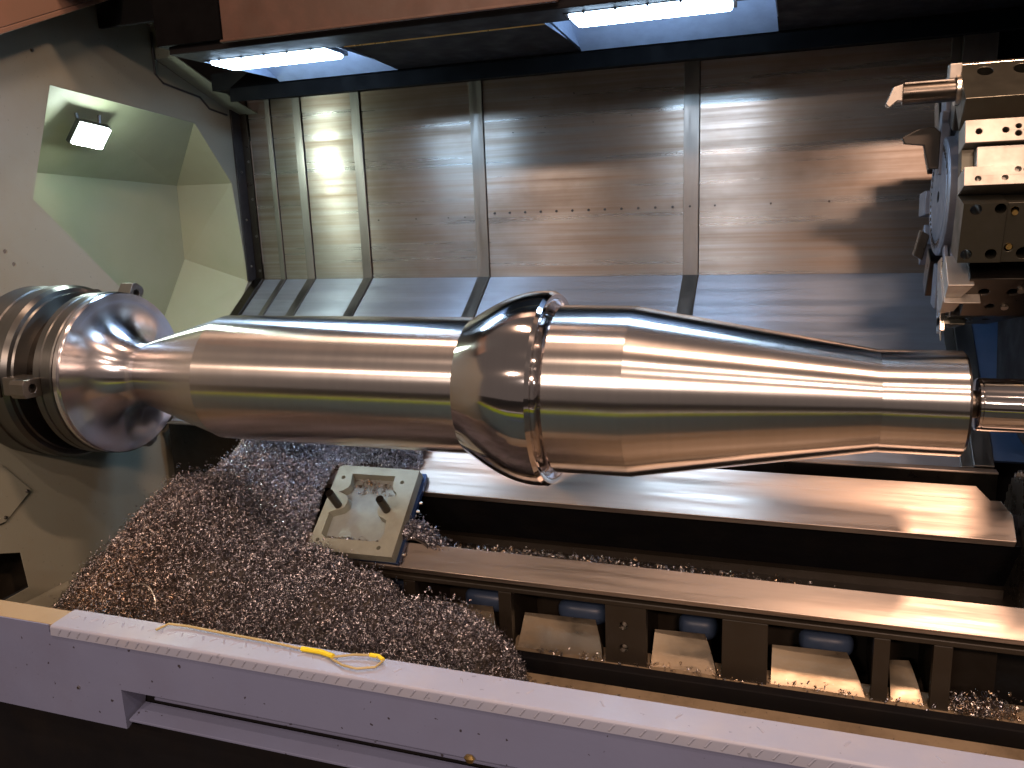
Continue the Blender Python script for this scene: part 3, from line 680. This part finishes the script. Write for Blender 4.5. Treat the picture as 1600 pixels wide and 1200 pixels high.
# inner face of the guard
MB().box((-3.16, YG + .0765, .12), (1.4, YG + .0815, ZG - .012)).build('inner_sheet', 'beige', fg)
MB().box((-3.16, YG + .082, ZG - .10), (1.4, YG + .085, ZG - .015)).build('inner_strip', 'olive', fg)
MB().box((-3.2, YG + .070, .0), (1.4, YG + .0735, ZG - .012)).build('machine_base', 'black', fg)
nb = MB().lathe([(0, .0), (0, .006), (.012, .010), (.020, .006), (.022, 0)], c=(0, 0), seg=10)
nb.v = [(-.575 + v[1] * 1.2, YG - .004 + v[2] * .6, .934 + v[0] * .8) for v in nb.v]
nb.build('latch_stub', 'brass', fg, smooth=True)

# yellow strap with loop on the sill
sp = thing('strap_loop', 'yellow and tan cord with a small loop lying on the white tread plate', 'cord', (-.95, YG + .06, ZG))
zc = ZG + .006
MB().tube([(-1.355, YG + 0.036, zc), (-1.343, YG + 0.064, zc + .002), (-1.295, YG + 0.070, zc), (-1.175, YG + 0.064, zc), (-1.075, YG + 0.061, zc), (-0.985, YG + 0.054, zc)], .0028, 6).build('cord', 'cord', sp, smooth=True)
MB().tube([(-0.980, YG + 0.054, zc), (-0.930, YG + 0.052, zc + .001), (-0.895, YG + 0.042, zc + .002)], .0055, 8).build('sleeve', 'yellow', sp, smooth=True)
MB().tube([(-0.895, YG + 0.043, zc), (-0.855, YG + 0.058, zc + .003), (-0.810, YG + 0.066, zc + .004), (-0.783, YG + 0.054, zc + .003), (-0.790, YG + 0.032, zc), (-0.825, YG + 0.016, zc), (-0.860, YG + 0.020, zc), (-0.895, YG + 0.036, zc)], .0026, 6).build('loop', 'cord', sp, smooth=True)
MB().tube([(-0.820, YG + 0.065, zc + .004), (-0.800, YG + 0.065, zc + .004), (-0.784, YG + 0.055, zc + .004)], .0045, 8).build('sleeve', 'yellow', sp, smooth=True)

# ------------------------------------------------------------------ chips
def smooth(a, b, x): t = np.clip((x - a) / (b - a), 0, 1); return t * t * (3 - 2 * t)
_ph = rng.uniform(0, 6.28, 40); _fx = rng.uniform(3, 26, 40); _fy = rng.uniform(3, 26, 40)
def lump(X, Y):
    h = np.zeros_like(X)
    for i in range(40): h += np.sin(_fx[i] * X + _fy[i] * (Y if i % 2 else -Y) + _ph[i]) / (6 + _fx[i])
    return h * .14 + .05 * np.sin(4.1 * X + 2.0) * np.sin(5.3 * Y + 1.0) + .03 * np.sin(9.0 * X + 1.3 * Y)
def bedz(Y): return .612 + (Y - 2.7) * math.tan(TB)
def heap_front(X, Y):
    # ridge height and its Y position along X
    zr = np.interp(X, [-3.16, -3.09, -2.79, -2.56, -2.34, -2.23, -2.10, -2.0, -1.85, -1.72, -1.565, -1.51, -1.41, -1.30, -1.23, -1.10, -.965, -.92, -.87, -.78], [.24, .31, .59, .84, .965, .985, .91, .83, .73, .73, .70, .65, .655, .61, .63, .61, .57, .49, .34, .10])
    yr = np.interp(X, [-3.16, -2.6, -2.2, -1.8, -1.0], [2.58, 2.60, 2.60, 2.46, 2.42])
    d = Y - yr
    front = zr - .62 * np.clip(-d, 0, 9) ** 1.15
    back = zr - 1.3 * np.clip(d, 0, 9) ** 1.15
    return np.where(d < 0, front, back)
def heap_bed(X, Y):
    s = (Y - 2.7) / math.cos(TB)
    th = .10 * smooth(-2.6, -2.3, X) * (1 - smooth(-2.25, -1.90, X)) + .03
    top = bedz(Y) + th
    edge = np.where(s < .42, -1.915 - .02 * s, -1.515)
    m = (X < edge) & (s < .60 - .02) & (s > -.05) & (X > -2.52 + .55 * np.clip(s - .15, 0, .42))
    over = np.where((s > .425) & (X > -1.93), .01 + .04 * smooth(.43, .5, s), 0)
    top = np.where((s > .425) & (X > -1.93), bedz(Y) + .03 + over, top)
    return np.where(m, top, -9)
def scatter_obj(name, label, pts, nrm, rad, wid, tints, seg=9, long=0):
    """one curl per point: a helical ribbon with random axis"""
    N = len(pts)
    q = rng.normal(size=(N, 3)); q /= np.linalg.norm(q, axis=1)[:, None]           # helix axis
    a = np.cross(q, rng.normal(size=(N, 3))); a /= np.linalg.norm(a, axis=1)[:, None]
    b = np.cross(q, a)
    turns = rng.uniform(.7, 2.2, N)[:, None]; u = np.linspace(0, 1, seg + 1)[None, :]
    th = turns * u * 2 * PI
    rr_ = (rad * rng.lognormal(-.1, .40, N))[:, None] * (1 + .5 * u * rng.uniform(0, 1, N)[:, None])
    pitch = (rad * rng.uniform(.4, 2.6, N))[:, None]
    C = pts[:, None, :] + (a[:, None, :] * (np.cos(th) * rr_)[..., None]) + (b[:, None, :] * (np.sin(th) * rr_)[..., None]) + q[:, None, :] * (u * pitch)[..., None]
    hw = (wid * rng.uniform(.25, .8, N))[:, None, None]
    V0 = C - q[:, None, :] * hw; V1 = C + q[:, None, :] * hw
    V = np.stack([V0, V1], 2).reshape(-1, 3)
    base = (np.arange(N) * (seg + 1) * 2)[:, None] + (np.arange(seg) * 2)[None, :]
    Fc = np.stack([base, base + 1, base + 3, base + 2], -1).reshape(-1, 4)
    me = bpy.data.meshes.new(name); me.vertices.add(len(V)); me.vertices.foreach_set('co', V.ravel())
    me.loops.add(Fc.size); me.loops.foreach_set('vertex_index', Fc.ravel().astype(np.int32))
    me.polygons.add(len(Fc)); me.polygons.foreach_set('loop_start', np.arange(0, Fc.size, 4, dtype=np.int32))
    me.polygons.foreach_set('use_smooth', np.ones(len(Fc), bool))
    me.update(); me.validate()
    at = me.color_attributes.new('tint', 'FLOAT_COLOR', 'POINT')
    c = np.ones((N, (seg + 1) * 2, 4)); c[..., :3] = tints[:, None, :]
    at.data.foreach_set('color', c.ravel())
    me.materials.append(M['chip'])
    return me
PAL = np.array([(.46, .42, .40), (.36, .28, .22), (.55, .53, .54), (.28, .25, .25), (.42, .44, .54), (.66, .62, .60), (.44, .32, .22)])
def make_heap(name, label, fn, x0, x1, y0, y1, n, rad, wid, mask=None, res=.022, lighten=.95):
    gx = np.arange(x0, x1, res); gy = np.arange(y0, y1, res)
    GX, GY = np.meshgrid(gx, gy, indexing='ij'); Z = fn(GX, GY) + lump(GX, GY) * .5
    ok = (Z > .19) if mask is None else mask(GX, GY, Z)
    idx = -np.ones(GX.shape, int); idx[ok] = np.arange(ok.sum())
    V = np.stack([GX[ok], GY[ok], Z[ok] - .012], 1)
    fs = []
    for i in range(len(gx) - 1):
        for j in range(len(gy) - 1):
            f = (idx[i, j], idx[i + 1, j], idx[i + 1, j + 1], idx[i, j + 1])
            if min(f) >= 0: fs.append(tuple(int(v) for v in f))
    mb = MB(); mb.v = [tuple(v) for v in V]; mb.f = fs
    X = rng.uniform(x0, x1, n * 3); Y = rng.uniform(y0, y1, n * 3); ZZ = fn(X, Y) + lump(X, Y) * .5
    k = (ZZ > .19) if mask is None else mask(X, Y, ZZ)
    P = np.stack([X[k], Y[k], ZZ[k]], 1)[:n]
    P[:, 2] += rng.normal(0, .005, len(P)) + rng.exponential(.011, len(P))
    ti = PAL[rng.integers(0, len(PAL), len(P))] * rng.uniform(.7, 1.25, len(P))[:, None]
    cool_lit = smooth(-2.5, -1.6, P[:, 0]) * .8 + smooth(2.0, 2.5, P[:, 1]) * .7      # warm light low at the left, cool light elsewhere, put into the tint
    w = np.clip(cool_lit + rng.normal(0, .2, len(P)), 0, 1)[:, None]
    ti = ti * (1 - w) * np.array([[.95, .82, .69]]) + w * (ti.mean(1)[:, None] * np.array([[1.02, 1.0, 1.12]]) * .95)
    ti = ti * lighten
    me = scatter_obj(name, label, P, None, rad, wid, ti, 7)
    root = bpy.data.objects.new(name, me); COL.objects.link(root)
    tag(root, label, 'metal chips', kind='stuff')
    ub = mb.build('packed_chips', 'chipbase', root, smooth=True, angle=180)
    return root
make_heap('chip_heap', 'big mound of curly brown and silver steel turnings behind the front guard', heap_front, -3.15, -.62, 1.42, 2.78, 140000, .0043, .0013, mask=lambda X, Y, Z: (Z > .19) & ((Y < 2.69) | (Z > bedz(Y))) & ((X < -1.93) | (Y < 2.695)))
make_heap('chip_heap', 'silver steel turnings heaped on the bed around the pocketed plate', heap_bed, -2.78, -1.50, 2.66, 3.19, 36000, .0040, .0018, mask=lambda X, Y, Z: Z > 0, lighten=1.45)
# trough chips beside plate and thin drifts along the near way
def trough(X, Y):
    return bedz(Y) - .012 + .03 * np.exp(-((X + 1.42) / .10) ** 2) - .9 * np.clip(Y - 2.80, 0, 1) - .10 * ((X + 1.44) / .25) ** 2
make_heap('chip_heap', 'small mound of steel turnings in the trough against the plate edge', trough, -1.47, -1.20, 2.772, 2.90, 4600, .0046, .002, mask=lambda X, Y, Z: ((X + 1.42) / .20) ** 2 + ((Y - 2.79) / .11) ** 2 < 1, res=.01, lighten=1.1)
def loose(name, label, n, fx, rad=.005, wid=.0022):
    P = np.array([fx() for _ in range(n)]); ti = PAL[rng.integers(0, len(PAL), n)] * rng.uniform(.7, 1.3, n)[:, None]
    o = bpy.data.objects.new(name, scatter_obj(name, '', P, None, rad, wid, ti)); COL.objects.link(o)
    return tag(o, label, 'metal chips', kind='stuff')
loose('loose_chips', 'thin drift of steel chips along the trough edge of the near way', 700, lambda: tuple(bp(random.triangular(-1.3, .2, -.8), .118 + abs(random.gauss(0, .012)), -.02 + random.uniform(-.01, .01))))
loose('loose_chips', 'scattered chips at the foot of the mound on the oily pan', 1500, lambda: (random.triangular(-1.0, -.45, -.95), random.uniform(2.3, 2.62), .232 + abs(random.gauss(0, .012))))
loose('loose_chips', 'brown chips gathered in the pan at the lower right corner', 1500, lambda: (random.triangular(.35, .9, .65), random.triangular(2.25, 2.62, 2.4), .235 + abs(random.gauss(0, .014))))
loose('loose_chips', 'chips caught on the drip rail below the bed ribs', 260, lambda: (random.uniform(-.9, .7), random.uniform(2.70, 2.76), .325 + abs(random.gauss(0, .004))))
loose('loose_chips', 'chips piled at the right hand bed opening', 500, lambda: (random.triangular(.53, .75, .55), random.uniform(2.70, 2.80), .325 + abs(random.gauss(0, .015))))
loose('loose_chips', 'fine chips scattered in the pocket of the milled plate', 260, lambda: tuple(bp(random.uniform(-1.80, -1.56), random.choice((random.uniform(.30, .37), .07 + abs(random.gauss(0, .008)))), T1 - .038)), .004, .003)
# long tan strands curling out of the mound at left
mb = MB()
for k in range(12):
    c = Vector((random.uniform(-2.55, -1.9), random.uniform(1.75, 2.2), 0)); c.z = float(heap_front(np.array([c.x]), np.array([c.y]))[0]) + .005
    r = random.uniform(.03, .09); ph = random.uniform(0, 6); ax = Vector((random.gauss(0, 1), random.gauss(0, 1), 1)).normalized()
    u = ax.cross(Vector((1, 0, 0))).normalized(); w = ax.cross(u)
    mb.tube([c + u * math.cos(ph + q * .3) * r + w * math.sin(ph + q * .3) * r * .8 + ax * q * .002 for q in range(random.randint(7, 15))], .0018, 4, False)
tag(mb.build('chip_strands', 'msteel', smooth=True), 'long tan curled strands sticking out of the mound at left', 'metal chips', kind='stuff')
